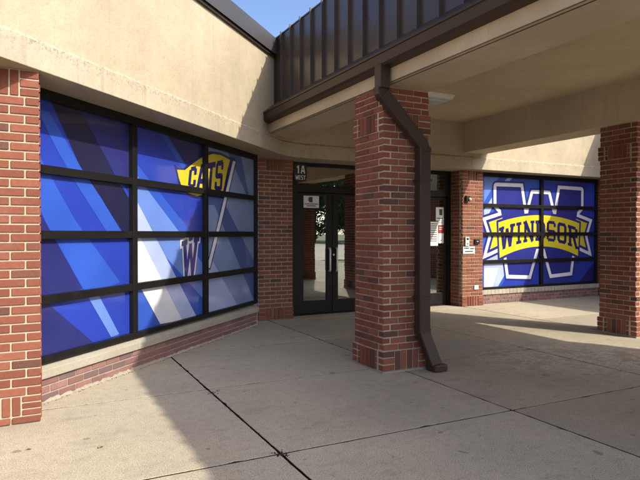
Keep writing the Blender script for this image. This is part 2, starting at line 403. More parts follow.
# plan of the upper wall face: left wing at 45 degrees, a rounded bend, then the entrance wall
def fillet_path(yw, c, r, x_start, x_end):
    xb = yw - c; tl = r * math.tan(R(22.5)); P = [(x_start, x_start + c)]
    cxx, cyy = xb + tl, yw - r
    cxx, cyy = xb + tl, yw - r                       # centre lies on the outer (camera) side
    for i in range(11):
        a = R(135 - 45 * i / 10); P.append((cxx + r * math.cos(a), cyy + r * math.sin(a)))
    P.append((x_end, yw)); return P
PATH = fillet_path(8.41, 4.745, .85, -3.4, 11.62)
def sweep(path, prof, mb):
    n = len(path); rows = []
    for i, p in enumerate(path):
        a = Vector(path[max(0, i - 1)]); b = Vector(path[min(n - 1, i + 1)]); p = Vector(p)
        d1 = (p - a).normalized() if i else (b - p).normalized(); d2 = (b - p).normalized() if i < n - 1 else d1
        n1 = Vector((d1.y, -d1.x)); n2 = Vector((d2.y, -d2.x)); m = (n1 + n2).normalized(); m = m / max(.3, m.dot(n1))
        rows.append([(p.x + m.x * o, p.y + m.y * o, z) for o, z in prof])
    k = len(prof)
    vs_ = [q for r in rows for q in r]; fs = []
    for i in range(n - 1):
        for j in range(k):
            e = (j + 1) % k; fs.append((i * k + j, (i + 1) * k + j, (i + 1) * k + e, i * k + e))
    fs.append(tuple(range(k))); fs.append(tuple((n - 1) * k + j for j in reversed(range(k))))
    mb.add(vs_, fs)
mb = MB(); sweep(PATH, [(0, 2.868), (0, 4.12), (-.25, 4.12), (-.25, 2.868)], mb); build('stucco_wall', mb, 'stucco', school)
mb = MB(); sweep(PATH, [(.038, 2.632), (.030, 2.846), (.002, 2.874), (-.262, 2.874), (-.50, 2.70), (-.50, 2.632)], mb); build('stucco_band', mb, 'band', school, bevel=.006)
mb = MB(); sweep(PATH, [(.028, 4.10), (.060, 4.085), (.060, 4.33), (.02, 4.362), (-.32, 4.362), (-.32, 4.10)], mb); build('roof_coping', mb, 'coping', school)
mb = MB(); sweep(PATH, [(.012, 4.05), (.034, 4.05), (.034, 4.095), (.012, 4.095)], mb); build('drip_edge', mb, 'bronze', school)
mb = MB(); mb.add([(-3.6, 1.5, 4.2), (3.67, 8.6, 4.2), (12.5, 8.6, 4.2), (12.5, 20, 4.2), (-3.6, 20, 4.2)], [(0, 1, 2, 3, 4)]); build('roof', mb, 'coping', school)

RUN = lambda a, b, ex=0: ('run', a, b, ex)
SOL = lambda a, b, ex=0: ('sold', a, b, ex)
ROWS_PIER = [SOL(.0, .20), RUN(.20, 2.43), SOL(2.43, 2.628)]
# near pier at the left edge
x0, x1, yf = -.535, .068, 4.785; mb = MB(); mb.box(x0 + .006, x1 - .006, yf + .006, 5.55, 0, 2.63)
p = build('brick_pier', mb, 'mortar', school)
face_bricks(p, (x0, yf, 0), (1, 0, 0), x1 - x0, [RUN(.002, .056, .012), SOL(.056, .206, .0), RUN(.206, 2.43), SOL(2.43, 2.628)], (x1 - x0) / 3, corner=-1)
mb = MB(); face_bricks(p, (x1, yf + .09, 0), (0, 1, 0), .53, [RUN(0, 2.628)], .2, corner=-1, objects=False, mb=mb); tag(build('brickwork', mb, 'brick', p), kind='stuff')
# pier between the left window and the doors
x0, x1, yf = 3.285, 3.895, 8.69; mb = MB(); mb.box(x0 + .006, x1 - .006, yf + .006, 9.05, 0, 2.63)
p = build('brick_pier', mb, 'mortar_dull', school)
face_bricks(p, (x0, yf, 0), (1, 0, 0), x1 - x0, [SOL(.0, .20, .012), RUN(.20, 2.43), SOL(2.43, 2.628, .008)], (x1 - x0) / 3, corner=-1)
mb = MB(); face_bricks(p, (x1, yf + .09, 0), (0, 1, 0), .27, [RUN(0, 2.628)], .2, corner=-1, objects=False, mb=mb); tag(build('brickwork', mb, 'brick', p), kind='stuff')
# pier between the doors and the right window (bricks only about three pixels high)
x0, x1, yf = 7.41, 7.935, 8.58; mb = MB(); mb.box(x0 + .006, x1 - .006, yf + .006, 9.05, 0, 2.63)
p = build('brick_pier', mb, 'mortar', school)
face_bricks(p, (x0, yf, 0), (1, 0, 0), x1 - x0, [SOL(.0, .20, .01), RUN(.20, 2.43), SOL(2.43, 2.628, .0)], (x1 - x0) / 2.5, corner=-1)
mb = MB(); face_bricks(p, (x0, yf + .47, 0), (0, -1, 0), .38, [RUN(0, 2.628)], .2, corner=-1, objects=False, mb=mb)
face_bricks(p, (x1, yf + .09, 0), (0, 1, 0), .31, [RUN(0, 2.628)], .2, corner=-1, objects=False, mb=mb); tag(build('brickwork', mb, 'brick', p), kind='stuff')
# low brick wall under the left window
mb = MB(); mb.box(-.3, 4.46, -.30, -.006, -.02, .20, T=ML); bw = build('base_wall', mb, 'mortar_dull', school)
ul = (Q, Q, 0)
face_bricks(bw, ML(-.1, 0, 0), ul, 4.52, [RUN(.004, .067), RUN(.067, .133)], .203, 'brick_dull', corner=-1)
face_bricks(bw, ML(-.1, 0, 0), ul, 4.52, [RUN(.133, .199)], .203, 'brick_dull', corner=-1)
mb = MB()
for a, b in ((-.3, 1.39), (1.394, 2.89), (2.894, 4.44)):       # limestone sill, three lengths, weathered slope
    mb.add([ML(a, .028, .20), ML(b, .028, .20), ML(b, -.14, .20), ML(a, -.14, .20), ML(a, .028, .272), ML(b, .028, .272), ML(b, -.14, .335), ML(a, -.14, .335)],
           ((3, 2, 1, 0), (4, 5, 6, 7), (0, 1, 5, 4), (1, 2, 6, 5), (2, 3, 7, 6), (3, 0, 4, 7)))
build('sill', mb, 'limestone', school, bevel=.006)
# crumbling mortar fillet where the wall meets the slabs
mb = MB(); rs = random.Random(5); N = 150; vv = []; ff = []
for i in range(N + 1):
    s = -.1 + 4.5 * i / N; w = .022 + .016 * rs.random(); h = .010 + .012 * rs.random(); br = rs.random() < .16
    if br: w, h = .003, .002
    vv += [ML(s, -.01, h + .008), ML(s, .5 * w, h), ML(s, w, -.002)]
for i in range(N):
    for j in range(2): a = i * 3 + j; ff.append((a, a + 1, a + 4, a + 3))
mb.add(vv, ff); build('mortar_fillet', mb, 'fillet', school)
# low brick wall under the right window
mb = MB(); mb.box(7.9, 11.6, -.30, -.006, -.02, .19, T=MF); bw = build('base_wall', mb, 'mortar_dull', school)
mb = MB(); face_bricks(bw, MF(7.9, 0, 0), (1, 0, 0), 3.7, [RUN(.0, .19)], .203, 'brick_dull', objects=False, mb=mb, corner=-1); tag(build('brickwork', mb, 'brick_dull', bw), kind='stuff')
mb = MB()
s = 7.94
while s < 11.5:                                                    # rowlock-like ribbed sill of short stones
    e = min(s + .098, 11.55)
    mb.box(s + .003, e - .003, -.14, .03 + rs.uniform(-.002, .002), .19, .283, T=MF); s += .1
mb.box(7.94, 11.55, -.14, .024, .19, .28, T=MF)
build('sill', mb, 'limestone', school)

# ---------------- windows: frame (part) > mullions, panes, printed film
def window(T, s0, s1, verts, rowsz, z0, z1, dp, name='window'):
    """T: wall frame; dp: depth of the glass plane; bars stand proud of it."""
    fr = MB(); a, b = dp - .05, dp + .055; w = .05
    fr.box(s0, s0 + w, a, b, z0, z1, T=T); fr.box(s1 - w, s1, a, b, z0, z1, T=T)
    fr.box(s0 + w, s1 - w, a, b - .002, z0, z0 + w, T=T); fr.box(s0 + w, s1 - w, a, b - .002, z1 - w - .03, z1, T=T)
    W = build(name, fr, 'frame', school, bevel=.004)
    zs = [z0 + w] + rowsz + [z1 - w - .03]; ss = [s0 + w] + verts + [s1 - w]
    for v in verts:
        mb = MB(); mb.box(v - .038, v + .038, a, b, z0 + w, z1 - w - .03, T=T); build('mullion', mb, 'frame', W, bevel=.004)
    for z in rowsz:
        for i in range(len(ss) - 1):
            mb = MB(); lo = ss[i] + (.038 if i else 0); hi = ss[i + 1] - (.038 if i < len(ss) - 2 else 0)
            mb.box(lo, hi, a + .002, b - .006, z - .037, z + .037, T=T); build('transom_bar', mb, 'frame', W, bevel=.004)
    for i in range(len(ss) - 1):
        for j in range(len(zs) - 1):
            lo = ss[i] - .01; hi = ss[i + 1] + .01; mb = MB()
            mb.box(lo, hi, dp - .02, dp, zs[j] - .01, zs[j + 1] + .01, T=T); build('pane', mb, 'f_blue', W)
    return W
LD = -.057; LEFT = window(ML, -.11, 4.47, [1.39, 2.89], [.855, 1.404, 1.958], .325, 2.630, LD)
FD = -.05; RIGHT = window(MF, 7.945, 11.43, [9.69], [.84, 1.40, 1.975], .283, 2.630, FD)

def l_px(pts):        # photo pixels -> (s, z) on the left glass
    out = []
    for x, y in pts:
        P = on_plane(x, y, ML(0, LD, 0), (Q, -Q, 0)); out.append(((P.x + P.y - 5.22) * Q, P.z))
    return out
def f_px(pts):
    return [(P.x, P.z) for P in (on_plane(x, y, MF(0, FD, 0), (0, 1, 0)) for x, y in pts)]
class Print:
    def __init__(s, T, dp, lim): s.T = T; s.d = dp + .0008; s.mb = MB(); s.mats = []; s.lim = lim
    def put(s, polys, mat, bulge=0):
        if mat not in s.mats: s.mats.append(mat)
        V, F = fill(polys); s0, s1, z0, z1 = s.lim
        s.mb.add([s.T(min(max(x, s0), s1), s.d, min(max(z, z0), z1)) for x, z in V], [tuple(f) for f in F], s.mats.index(mat)); s.d += .0003
    def done(s, parent, name='film_print'):
        me = build(name, s.mb, s.mats, parent, recalc=False); return me
def c1(L, ox=480, oy=165, k=7.385): return [(ox + x / k, oy + y / k) for x, y in L]

# left window: slanting blue rays, the flag lettered CATS on its staff, the W monogram (the mascot is left out)
P = Print(ML, LD, (-.10, 4.46, .34, 2.60))
P.put([l_px([(134, 118), (258, 152), (258, 308), (134, 335)])], 'f_light')
P.put([l_px([(36, 203), (45, 222), (82, 288), (62, 299), (47, 303), (94, 343), (36, 362)])], 'f_navy')
P.put([l_px([(36, 150), (36, 200), (45, 221), (82, 287), (90, 299), (113, 338), (119, 336), (97, 292), (120, 282), (75, 220)])], 'f_light')
P.put([l_px([(88, 297), (97, 292), (119, 334), (111, 337)])], 'f_sky')
P.put([l_px([(36, 108), (49, 112), (81, 168), (101, 198), (122, 233), (108, 234), (80, 190), (58, 152)])], 'f_light')
P.put([l_px([(48, 94), (77, 100), (107, 160), (134, 208), (134, 250), (101, 198), (80, 166)])], 'f_dark')
P.put([l_px([(77, 100), (134, 116), (134, 200), (107, 160)])], 'f_navy')  # wedge right of the dark ray: shading painted into the film colour
P.put([l_px([(134, 118), (156, 124), (206, 205), (206, 250), (134, 160)])], 'f_blue')
P.put([l_px([(164, 127), (206, 139), (206, 198)])], 'f_navy')
P.put([l_px([(134, 172), (206, 268), (206, 302), (134, 222)])], 'f_sky')
P.put([l_px([(134, 196), (196, 316), (172, 322), (134, 250)])], 'f_pale')
P.put([l_px([(134, 226), (182, 320), (160, 324), (134, 276)])], 'f_white')
P.put([l_px([(206, 141), (258, 155), (258, 308), (206, 318)])], 'f_slate')
P.put([l_px([(206, 141), (226, 147), (258, 214), (258, 262), (206, 168)])], 'f_steel')
P.put([l_px([(206, 205), (214, 205), (256, 304), (206, 316)])], 'f_steel')
P.put([l_px([(206, 250), (238, 308), (206, 314)])], 'f_pale')
P.put([l_px([(240, 150), (258, 156), (258, 226)])], 'f_steel')
def q5(L): return [(170 + x / 6.86, 140 + y / 6.86) for x, y in L]
flag_o = l_px(q5([(28, 168), (52, 190), (90, 196), (125, 165), (165, 125), (215, 95), (280, 76), (340, 86), (400, 115), (436, 118), (447, 140), (410, 255), (380, 365), (364, 404), (300, 392), (245, 386), (185, 402), (130, 388), (100, 358), (62, 322), (48, 250)]))
flag_i = l_px(q5([(46, 204), (100, 206), (150, 165), (215, 120), (290, 95), (350, 105), (410, 138), (392, 200), (362, 350), (354, 388), (250, 370), (182, 386), (122, 362), (76, 315), (58, 260)]))
P.put([flag_o], 'f_ink'); P.put([flag_i], 'f_yellow')
pole = l_px([(232.6, 161), (235.2, 161.5), (222, 218), (209.5, 268), (206.5, 268), (219, 218)])
P.put(grown(pole, .022), 'f_ink'); P.put([pole], 'f_white')
# the letters, set on the tilted flag
qd = l_px(q5([(118, 326), (354, 352), (368, 138), (132, 192)]))
def quadmap(a, b):
    A, B, C_, D = [Vector(v) for v in qd]; r = (A * (1 - a) + B * a) * (1 - b) + (D * (1 - a) + C_ * a) * b; return (r.x, r.y)
for i, ch in enumerate('CATS'):
    w = (.20, .25, .23, .24)[i]; o = (0, .235, .50, .75)[i]
    P.put([q for poly in LET[ch] for q in grown([quadmap(o + x * w, y) for x, y in poly], .008)], 'f_ink')
wq = l_px([(181, 277), (196, 275), (198, 236), (182, 241)])
def wmap(a, b):
    A, B, C_, D = [Vector(v) for v in wq]; r = (A * (1 - a) + B * a) * (1 - b) + (D * (1 - a) + C_ * a) * b; return (r.x, r.y)
WM = [[wmap(x, y) for x, y in poly] for poly in LET['W']]
P.put([q for poly in WM for q in grown(poly, .028)], 'f_white'); P.put(WM, 'f_royal')
P.done(LEFT)

# right window: big outlined W with a banner lettered WINDSOR
P = Print(MF, FD, (7.96, 11.41, .30, 2.60)); XC = 9.69
def mir(L): return L + [(2 * XC - x, z) for x, z in reversed(L)]
P.put([rect(7.96, 9.69, .3, 2.6)], 'f_light'); P.put([rect(9.69, 11.41, .3, 2.6)], 'f_mid')
P.put([f_px([(484, 260), (520, 232), (512, 262), (497, 290), (484, 290)])], 'f_pale')
P.put([f_px([(484, 268), (498, 268), (492, 290), (484, 290)])], 'f_white')
P.put([f_px([(484, 172), (500, 173), (484, 202)])], 'f_sky')
P.put([f_px([(484, 210), (500, 185), (510, 174), (514, 174), (498, 195), (484, 224)])], 'f_pale')
P.put([f_px([(500, 288), (522, 252), (540, 240), (540, 288)])], 'f_blue')
P.put([f_px([(541, 176), (562, 176), (556, 212), (541, 214)])], 'f_sky')
P.put([f_px([(541, 176), (575, 177), (541, 232)])], 'f_blue')
P.put([f_px([(590, 180), (596, 180), (596, 215), (570, 250), (562, 250)])], 'f_blue')
P.put([f_px([(568, 288), (584, 252), (592, 238), (594, 262), (578, 287)])], 'f_blue')
P.put([f_px([(578, 287), (596, 262), (596, 287)])], 'f_ink')
LW = f_px([(496.2, 186.3), (520.6, 187.1), (524.6, 214.6), (527.4, 214.6), (532.8, 193.6), (540.0, 193.8), (540.0, 241), (536.8, 247), (528.8, 275.4), (508.4, 274.8), (505.5, 252), (502.6, 222), (500.5, 210), (496.2, 205.4)])
LW = [(min(x, XC), z) for x, z in LW]
BIGW = [LW, [(2 * XC - x, z) for x, z in LW]]
def outline(d, excl_mid=True):
    out = list(BIGW)
    for sgn in (0, 1):
        pts = [p for p in LW if p[0] < XC - .001]; 
        top = LW[:6]; bot = LW[6:] + LW[:1]
        for ch in (top, bot):
            q = ch if not sgn else [(2 * XC - x, z) for x, z in ch]
            out += stroke(q, 2 * d)
    out += [disc(LW[0], d), disc((2 * XC - LW[0][0], LW[0][1]), d)]
    return out
ban_l = [(-1.235, -.19), (-1.20, -.965)]
K = .115
def arch(u): return -K * u * u
btop = [(XC + u, 1.80 + arch(u)) for u in [i * .1 for i in range(-12, 13)]]
bbot = [(XC + u * .965, 1.135 + arch(u) * 1.35) for u in [i * .1 for i in range(12, -13, -1)]]
banner = btop + bbot
tail = f_px([(488.6, 222.2), (502.5, 217.6), (499, 224), (499, 245), (489.8, 249.4), (493.2, 237.0)])
tailm = [(2 * XC - x, z) for x, z in tail]
P.put(outline(.115) + grown(tail, .17) + grown(tailm, .17), 'f_royal')
P.put(outline(.075) + grown(tail, .125) + grown(tailm, .125), 'f_white')
P.put(grown(tail, .055) + grown(tailm, .055) + BIGW, 'f_royal')
P.put([tail, tailm], 'f_yellow')
P.put(grown(banner, .05), 'f_royal'); P.put([banner], 'f_yellow')
cw = [.40, .20, .32, .30, .29, .31, .33]; gap = .028; tot = sum(cw) + gap * 6; u = -tot / 2
for ch, w in zip('WINDSOR', cw):
    lw = []
    for poly in LET[ch]:
        qq = []
        for k in range(len(poly)):                   # subdivide so the bars follow the arch
            a = Vector(poly[k]); b = Vector(poly[(k + 1) % len(poly)])
            for f in (0, .5): v = a.lerp(b, f); qq.append(v)
        lw.append([(XC + u + v.x * w, 1.255 + v.y * .435 + arch(u + v.x * w) * (1.3 - .25 * v.y)) for v in qq])
    P.put(lw, 'f_ink'); u += w + gap
P.done(RIGHT)

# ---------------- entrance: dark aluminium frame, glass doors
YD = 8.97
def EN(s, d, z): return (s, YD - d, z)
ent = MB()
for a, b in ((3.86, 4.095), (5.46, 5.56), (6.53, 6.63), (7.335, 7.45)): ent.box(a, b, -.06, .05, 0, 2.632, T=EN)
for a, b in ((4.095, 5.46), (5.56, 6.53), (6.63, 7.335)):
    ent.box(a, b, -.06, .048, 2.125, 2.245, T=EN); ent.box(a, b, -.06, .048, 2.565, 2.632, T=EN)
ent.box(4.1, 7.33, -.06, .06, .0, .014, T=EN)
EF = build('entrance_frame', ent, 'frame', school, bevel=.004)
for a, b in ((4.095, 5.46), (5.56, 6.53), (6.63, 7.335)):
    mb = MB(); mb.box(a, b, -.006, .0, 2.245, 2.565, T=EN); build('transom_pane', mb, 'glass', EF)
mb = MB(); mb.box(5.56, 6.53, -.006, .0, .12, 2.125, T=EN); build('side_pane', mb, 'glass', EF)
mb = MB(); mb.box(5.56, 6.53, -.04, .04, .014, .12, T=EN); build('bottom_rail', mb, 'frame', EF)
def tube(pts, r, k=8):
    mb = MB(); rows = []
    for i, p in enumerate(pts):
        p = Vector(p); a = Vector(pts[max(0, i - 1)]); b = Vector(pts[min(len(pts) - 1, i + 1)]); d = (b - a).normalized()
        h = Vector((1, 0, 0)) if abs(d.x) < .8 else Vector((0, 0, 1)); e1 = d.cross(h).normalized(); e2 = d.cross(e1)
        rows.append([p + e1 * r * math.cos(2 * math.pi * j / k) + e2 * r * math.sin(2 * math.pi * j / k) for j in range(k)])
    fs = []
    for i in range(len(pts) - 1):
        for j in range(k): fs.append((i * k + j, i * k + (j + 1) % k, (i + 1) * k + (j + 1) % k, (i + 1) * k + j))
    fs += [tuple(range(k)), tuple((len(pts) - 1) * k + j for j in range(k))]
    mb.add([v for r_ in rows for v in r_], fs); return mb
def door(a, b, hs, gl, gr, bar=False):
    mb = MB(); d0, d1 = -.035, .02; zt = 2.115
    mb.box(a, gl, d0, d1, .018, zt, T=EN); mb.box(gr, b, d0, d1, .018, zt, T=EN)
    mb.box(gl, gr, d0, d1 - .001, .018, .245, T=EN); mb.box(gl, gr, d0, d1 - .001, 2.08, zt, T=EN)
    D = build('door', mb, 'frame', school, bevel=.003)
    mb = MB(); mb.box(gl, gr, -.010, -.004, .245, 2.08, T=EN); build('pane', mb, 'glass', D)
    if hs is not None:
        s = hs; pts = [EN(s, .018, 1.150), EN(s, .062, 1.150), EN(s, .078, 1.132), EN(s, .078, .768), EN(s, .062, .750), EN(s, .018, .750)]
        build('pull_handle', tube(pts, .017, 10), 'steel', D, smooth=True)
    mb = MB(); mb.box(gl - .02, gr + .02, -.085, -.045, 1.02, 1.085, T=EN); build('push_bar', mb, 'steel', D)
    return D
door(4.10, 4.772, 4.705, 4.212, 4.662)
d2 = door(4.782, 5.455, 4.845, 4.892, 5.345)
mb = MB(); q = tube([EN(4.80, .02, 1.035), EN(4.80, .032, 1.035)], .018, 12); build('lock_cylinder', q, 'steel', d2)
door(6.635, 7.33, None, 6.745, 7.285)
# lobby behind the glass
lob = MB()
lob.box(3.7, 7.6, 9.6, 12.2, -.05, -.004, 0)
lob.box(3.7, 7.6, 9.05, 9.6, -.05, -.004, 0)
lob.box(3.6, 3.86, 9.05, 12.2, 0, 3.0, 1); lob.box(7.46, 7.7, 9.05, 12.2, 0, 3.0, 1); lob.box(3.6, 7.7, 12.2, 12.4, 0, 3.0, 1); lob.box(3.6, 7.7, 9.03, 12.4, 2.75, 3.0, 1)
lob.box(4.4, 5.2, 12.14, 12.19, .0, 2.1, 2); lob.box(5.9, 6.8, 12.14, 12.19, 0, 2.1, 2); lob.box(4.05, 4.5, 11.2, 11.7, 0, 1.0, 3)
M['lobby_door'] = simple('lobby door', (.10, .045, .02), .5); M['bench'] = simple('lobby furniture', (.14, .09, .03), .6)
build('lobby', lob, ['inner_floor', 'inner_wall', 'lobby_door', 'bench'], school)
# plain walls that close the building left of the near pier and behind
mb = MB(); mb.box(-4.6, -.75, -.25, -.006, 0, 2.63, T=ML); rw = build('side_wall', mb, 'mortar', school)
mb = MB(); face_bricks(rw, ML(-4.6, 0, 0), ul, 3.85, [RUN(0, 2.628)], .203, 'brick', objects=False, mb=mb, corner=-1); tag(build('brickwork', mb, 'brick', rw), kind='stuff')

# ---------------- right wing of the building, seen as the brick strip beyond the right window; it shades the far corner
wing = empty('school_wing', (11.6, 5, 0), 'brick wing of the building at the far right, beyond the wide lettered window', 'building')
mb = MB(); mb.box(11.466, 15, 1.0, 9.2, 0, 2.63); wl_ = build('wall', mb, 'mortar', wing)
mb = MB(); face_bricks(wl_, (11.46, 8.80, 0), (0, -1, 0), 6.0, [RUN(0, 2.43), SOL(2.43, 2.628)], .203, objects=False, mb=mb, corner=-1); tag(build('brickwork', mb, 'brick', wl_), kind='stuff')
mb = MB(); mb.box(11.42, 15, .95, 8.36, 2.634, 2.868); build('stucco_band', mb, 'band', wing, bevel=.006)
mb = MB(); mb.box(11.45, 15, 1.0, 8.385, 2.87, 4.10); build('stucco_wall', mb, 'stucco', wing)
mb = MB(); mb.box(11.40, 15.1, .92, 8.33, 4.104, 4.362); build('roof_coping', mb, 'coping', wing)

# ------------------------------------------------------------------ free-standing brick columns of the canopy
def column(x0, x1, y0, y1, ztop, label, faces):
    e = empty('brick_column', ((x0 + x1) / 2, (y0 + y1) / 2, 0), label, 'column', 'brick columns carrying the canopy')
    mb = MB(); mb.box(x0 + .007, x1 - .007, y0 + .007, y1 - .007, 0, ztop); 
    for za, zb in ((.018, .222), (2.446, 2.645)): mb.box(x0 - .010, x1 + .010, y0 - .010, y1 + .010, za, zb)
    build('mortar_core', mb, 'mortar', e)
    pr = .018
    rows = [SOL(.018, .222, pr), RUN(.222, 2.446), SOL(2.446, 2.645, pr), RUN(2.645, ztop - .004)]
    W, D = x1 - x0, y1 - y0
    fs = {'front': ((x0, y0, 0), (1, 0, 0), W, 0), 'left': ((x0, y1, 0), (0, -1, 0), D, 1), 'right': ((x1, y0, 0), (0, 1, 0), D, 1), 'back': ((x1, y1, 0), (-1, 0, 0), W, 0)}
    hid = MB()
    for k, (o, u, w, c) in fs.items():
        face_bricks(e, o, u, w, rows, w / 3, corner=c, objects=k in faces, mb=hid)
    tag(build('brickwork', hid, 'brick', e), kind='stuff')
    mb = MB(); mb.box(x0 - .022, x1 + .022, y0 - .022, y1 + .022, -.004, .017); build('footing', mb, 'lead', e)
    return e
column(3.17, 3.735, 4.855, 5.42, 2.90, 'red brick column in front of the glass doors, with the brown downspout running down it', ('front', 'left'))
column(7.29, 7.85, 4.955, 5.515, 2.93, 'shaded red brick column at the right edge, partly cut by the frame', ('front', 'left'))

column(7.29, 7.85, 1.55, 2.11, 2.93, 'added brick column out of view, placed to mirror as a dark upright in the left glass door', ())  # unseen column, added to darken the reflection in the left door glass
# ------------------------------------------------------------------ entrance canopy
cano = empty('entrance_canopy', (5.5, 0, 2.9), 'deep stucco canopy over the entrance with dark brown seamed metal roof edge and gutter', 'canopy')
YN = -9.0
mb = MB(); mb.box(3.15, 3.735, YN, 8.25, 2.90, 3.19); mb.box(3.42, 3.735, YN, 8.25, 3.192, 3.62); build('edge_beam', mb, 'beam', cano, bevel=.008)
mb = MB(); mb.box(7.29, 7.78, YN, 8.46, 2.932, 3.62); build('edge_beam', mb, 'beam', cano, bevel=.008)
mb = MB(); mb.box(3.735, 7.29, YN, YN + .5, 2.91, 3.6); build('end_beam', mb, 'beam', cano, bevel=.008)
mb = MB(); mb.box(3.735, 7.29, YN + .5, 8.46, 3.50, 3.60); build('ceiling', mb, 'ceiling', cano)
mb = MB(); mb.box(3.152, 3.162, YN, 8.2, 2.897, 2.8985); mb.box(3.205, 3.211, YN, 8.2, 2.8955, 2.899); build('soffit_reveal', mb, 'bronze', cano)
mb = MB(); mb.box(3.37, 7.62, YN + .1, 8.46, 4.0, 4.08); build('roof_deck', mb, 'coping', cano)
def metal_edge(xp, sx, ymax, proj):
    # wall of the metal panel and its standing seams; sx: outward direction along x
    y = ymax; step = .33; k = 0
    ys = [ymax]
    while ys[-1] > YN: ys.append(ys[-1] - step)
    for a, b in zip(ys[1:], ys[:-1]):
        mb = MB(); th = .045; pa = xp; pb = xp - sx * th
        mb.box(min(pa, pb), max(pa, pb), a + .001, b - .001, 3.30, 4.335 + random.uniform(0, .002)); build('roof_panel', mb, 'panel', cano)
        mb = MB(); mb.box(min(xp, xp + sx * .038), max(xp, xp + sx * .038), a - .011, a + .011, 3.33, 4.364); build('seam', mb, 'panel', cano)
    mb = MB(); mb.box(min(xp - sx * .055, xp + sx * .012), max(xp - sx * .055, xp + sx * .012), YN, ymax, 4.337, 4.352); build('ridge_cap', mb, 'panel', cano)
    # gutter: sloping apron, face and bottom
    xo = xp + sx * proj; xb = 3.15 if sx < 0 else 7.78; prof = [(xp, 3.385), (xp + sx * .05, 3.345), (xo + -sx * .02, 3.175), (xo, 3.165), (xo, 3.145), (xo - sx * .012, 3.14), (xo - sx * .022, 3.055), (xo - sx * .045, 3.035), (xb + sx * .003, 3.030), (xb + sx * .003, 3.20), (xp, 3.30)]
    vs_ = []; n = len(prof)
    yend = ymax - .20 if sx < 0 else ymax
    for yy in (YN, yend): vs_ += [(x, yy, z) for x, z in prof]
    if sx < 0: vs_[n:] = [(x, x + 4.78, z) for x, z in prof]       # runs on into the slanting wall
    mb = MB(); mb.add(vs_, [(i, (i + 1) % n, n + (i + 1) % n, n + i) for i in range(n)] + [tuple(range(n)), tuple(n + i for i in reversed(range(n)))])
    build('gutter', mb, 'bronze', cano)
metal_edge(3.31, -1, 8.08, .31)
metal_edge(7.66, 1, 8.40, .30)
mb = MB(); mb.box(3.285, 3.33, 8.03, 8.09, 3.33, 4.345); build('end_trim', mb, 'bronze', cano)

# ceiling light behind the column
lt = empty('ceiling_light', (5.46, 7.0, 3.44), 'small white ceiling light fixed to the canopy ceiling beside the brick column', 'light')
mb = MB()
mb.add([(5.20, 6.78, 3.499), (5.72, 6.78, 3.499), (5.72, 7.24, 3.499), (5.20, 7.24, 3.499), (5.23, 6.81, 3.43), (5.69, 6.81, 3.43), (5.69, 7.21, 3.43), (5.23, 7.21, 3.43)],
       ((3, 2, 1, 0), (4, 5, 6, 7), (0, 1, 5, 4), (1, 2, 6, 5), (2, 3, 7, 6), (3, 0, 4, 7)))
build('housing', mb, 'whiteplastic', lt, bevel=.006)
mb = MB()
mb.box(5.27, 5.60, 6.85, 7.17, 3.392, 3.432)
build('lens', mb, 'lens', lt, bevel=.01)

# downspout
ds = empty('downspout', (3.6, 4.75, 0), 'dark brown square downspout bending from the gutter down the brick column', 'downspout')
def rect_tube(pts, w, d, prof=None):
    mb = MB(); rows = []; n = len(pts)
    for i, p in enumerate(pts):
        p = Vector(p); t1 = (p - Vector(pts[i - 1])).normalized() if i else (Vector(pts[1]) - p).normalized()
        t2 = (Vector(pts[i + 1]) - p).normalized() if i < n - 1 else t1
        t = (t1 + t2).normalized(); sc = 1 / max(.5, t.dot(t1))
        side = Vector((0, 1, 0)); side = (side - t * side.dot(t)).normalized(); e = side.cross(t).normalized()
        rows.append([p + e * (a * w / 2 * sc) + side * (b * d / 2) for a, b in ((-1, -.82), (-.86, -1), (.86, -1), (1, -.82), (1, .82), (.86, 1), (-.86, 1), (-1, .82))])
    k = len(rows[0]); fs = [tuple(reversed(range(k))), tuple((n - 1) * k + j for j in range(k))]
    for i in range(n - 1):
        for j in range(k): fs.append((i * k + j, i * k + (j + 1) % k, (i + 1) * k + (j + 1) % k, (i + 1) * k + j))
    mb.add([v for r_ in rows for v in r_], fs); return mb
mb = MB(); mb.box(3.015, 3.125, 4.665, 4.775, 2.83, 3.05); build('outlet_box', mb, 'bronze', ds, bevel=.004)
build('upper_elbow', rect_tube([(3.07, 4.745, 2.85), (3.075, 4.745, 2.80), (3.575, 4.765, 2.33), (3.60, 4.768, 2.27)], .125, .09), 'bronze', ds)
build('pipe', rect_tube([(3.60, 4.772, 2.30), (3.60, 4.772, .42)], .135, .10), 'bronze', ds)
build('lower_elbow', rect_tube([(3.60, 4.768, .45), (3.605, 4.762, .38), (3.70, 4.70, .07)], .128, .095), 'bronze', ds)
for a_, b_ in (((3.60, 4.771, 2.295), (3.60, 4.771, 2.25)), ((3.60, 4.771, .44), (3.60, 4.771, .40)), ((3.09, 4.7455, 2.788), (3.112, 4.7465, 2.767))):
    build('joint_collar', rect_tube([a_, b_], .145, .112), 'bronze', ds)
for z in (1.95, .75):
    mb = MB(); mb.box(3.525, 3.675, 4.7135, 4.7195, z, z + .022); mb.box(3.5255, 3.5305, 4.7195, 4.845, z, z + .022); mb.box(3.6695, 3.6745, 4.7195, 4.845, z, z + .022); build('strap', mb, 'bronze', ds)
mb = MB(); mb.box(3.645, 3.805, 4.62, 4.78, .003, .075); build('boot', mb, 'bronze', ds, bevel=.012)
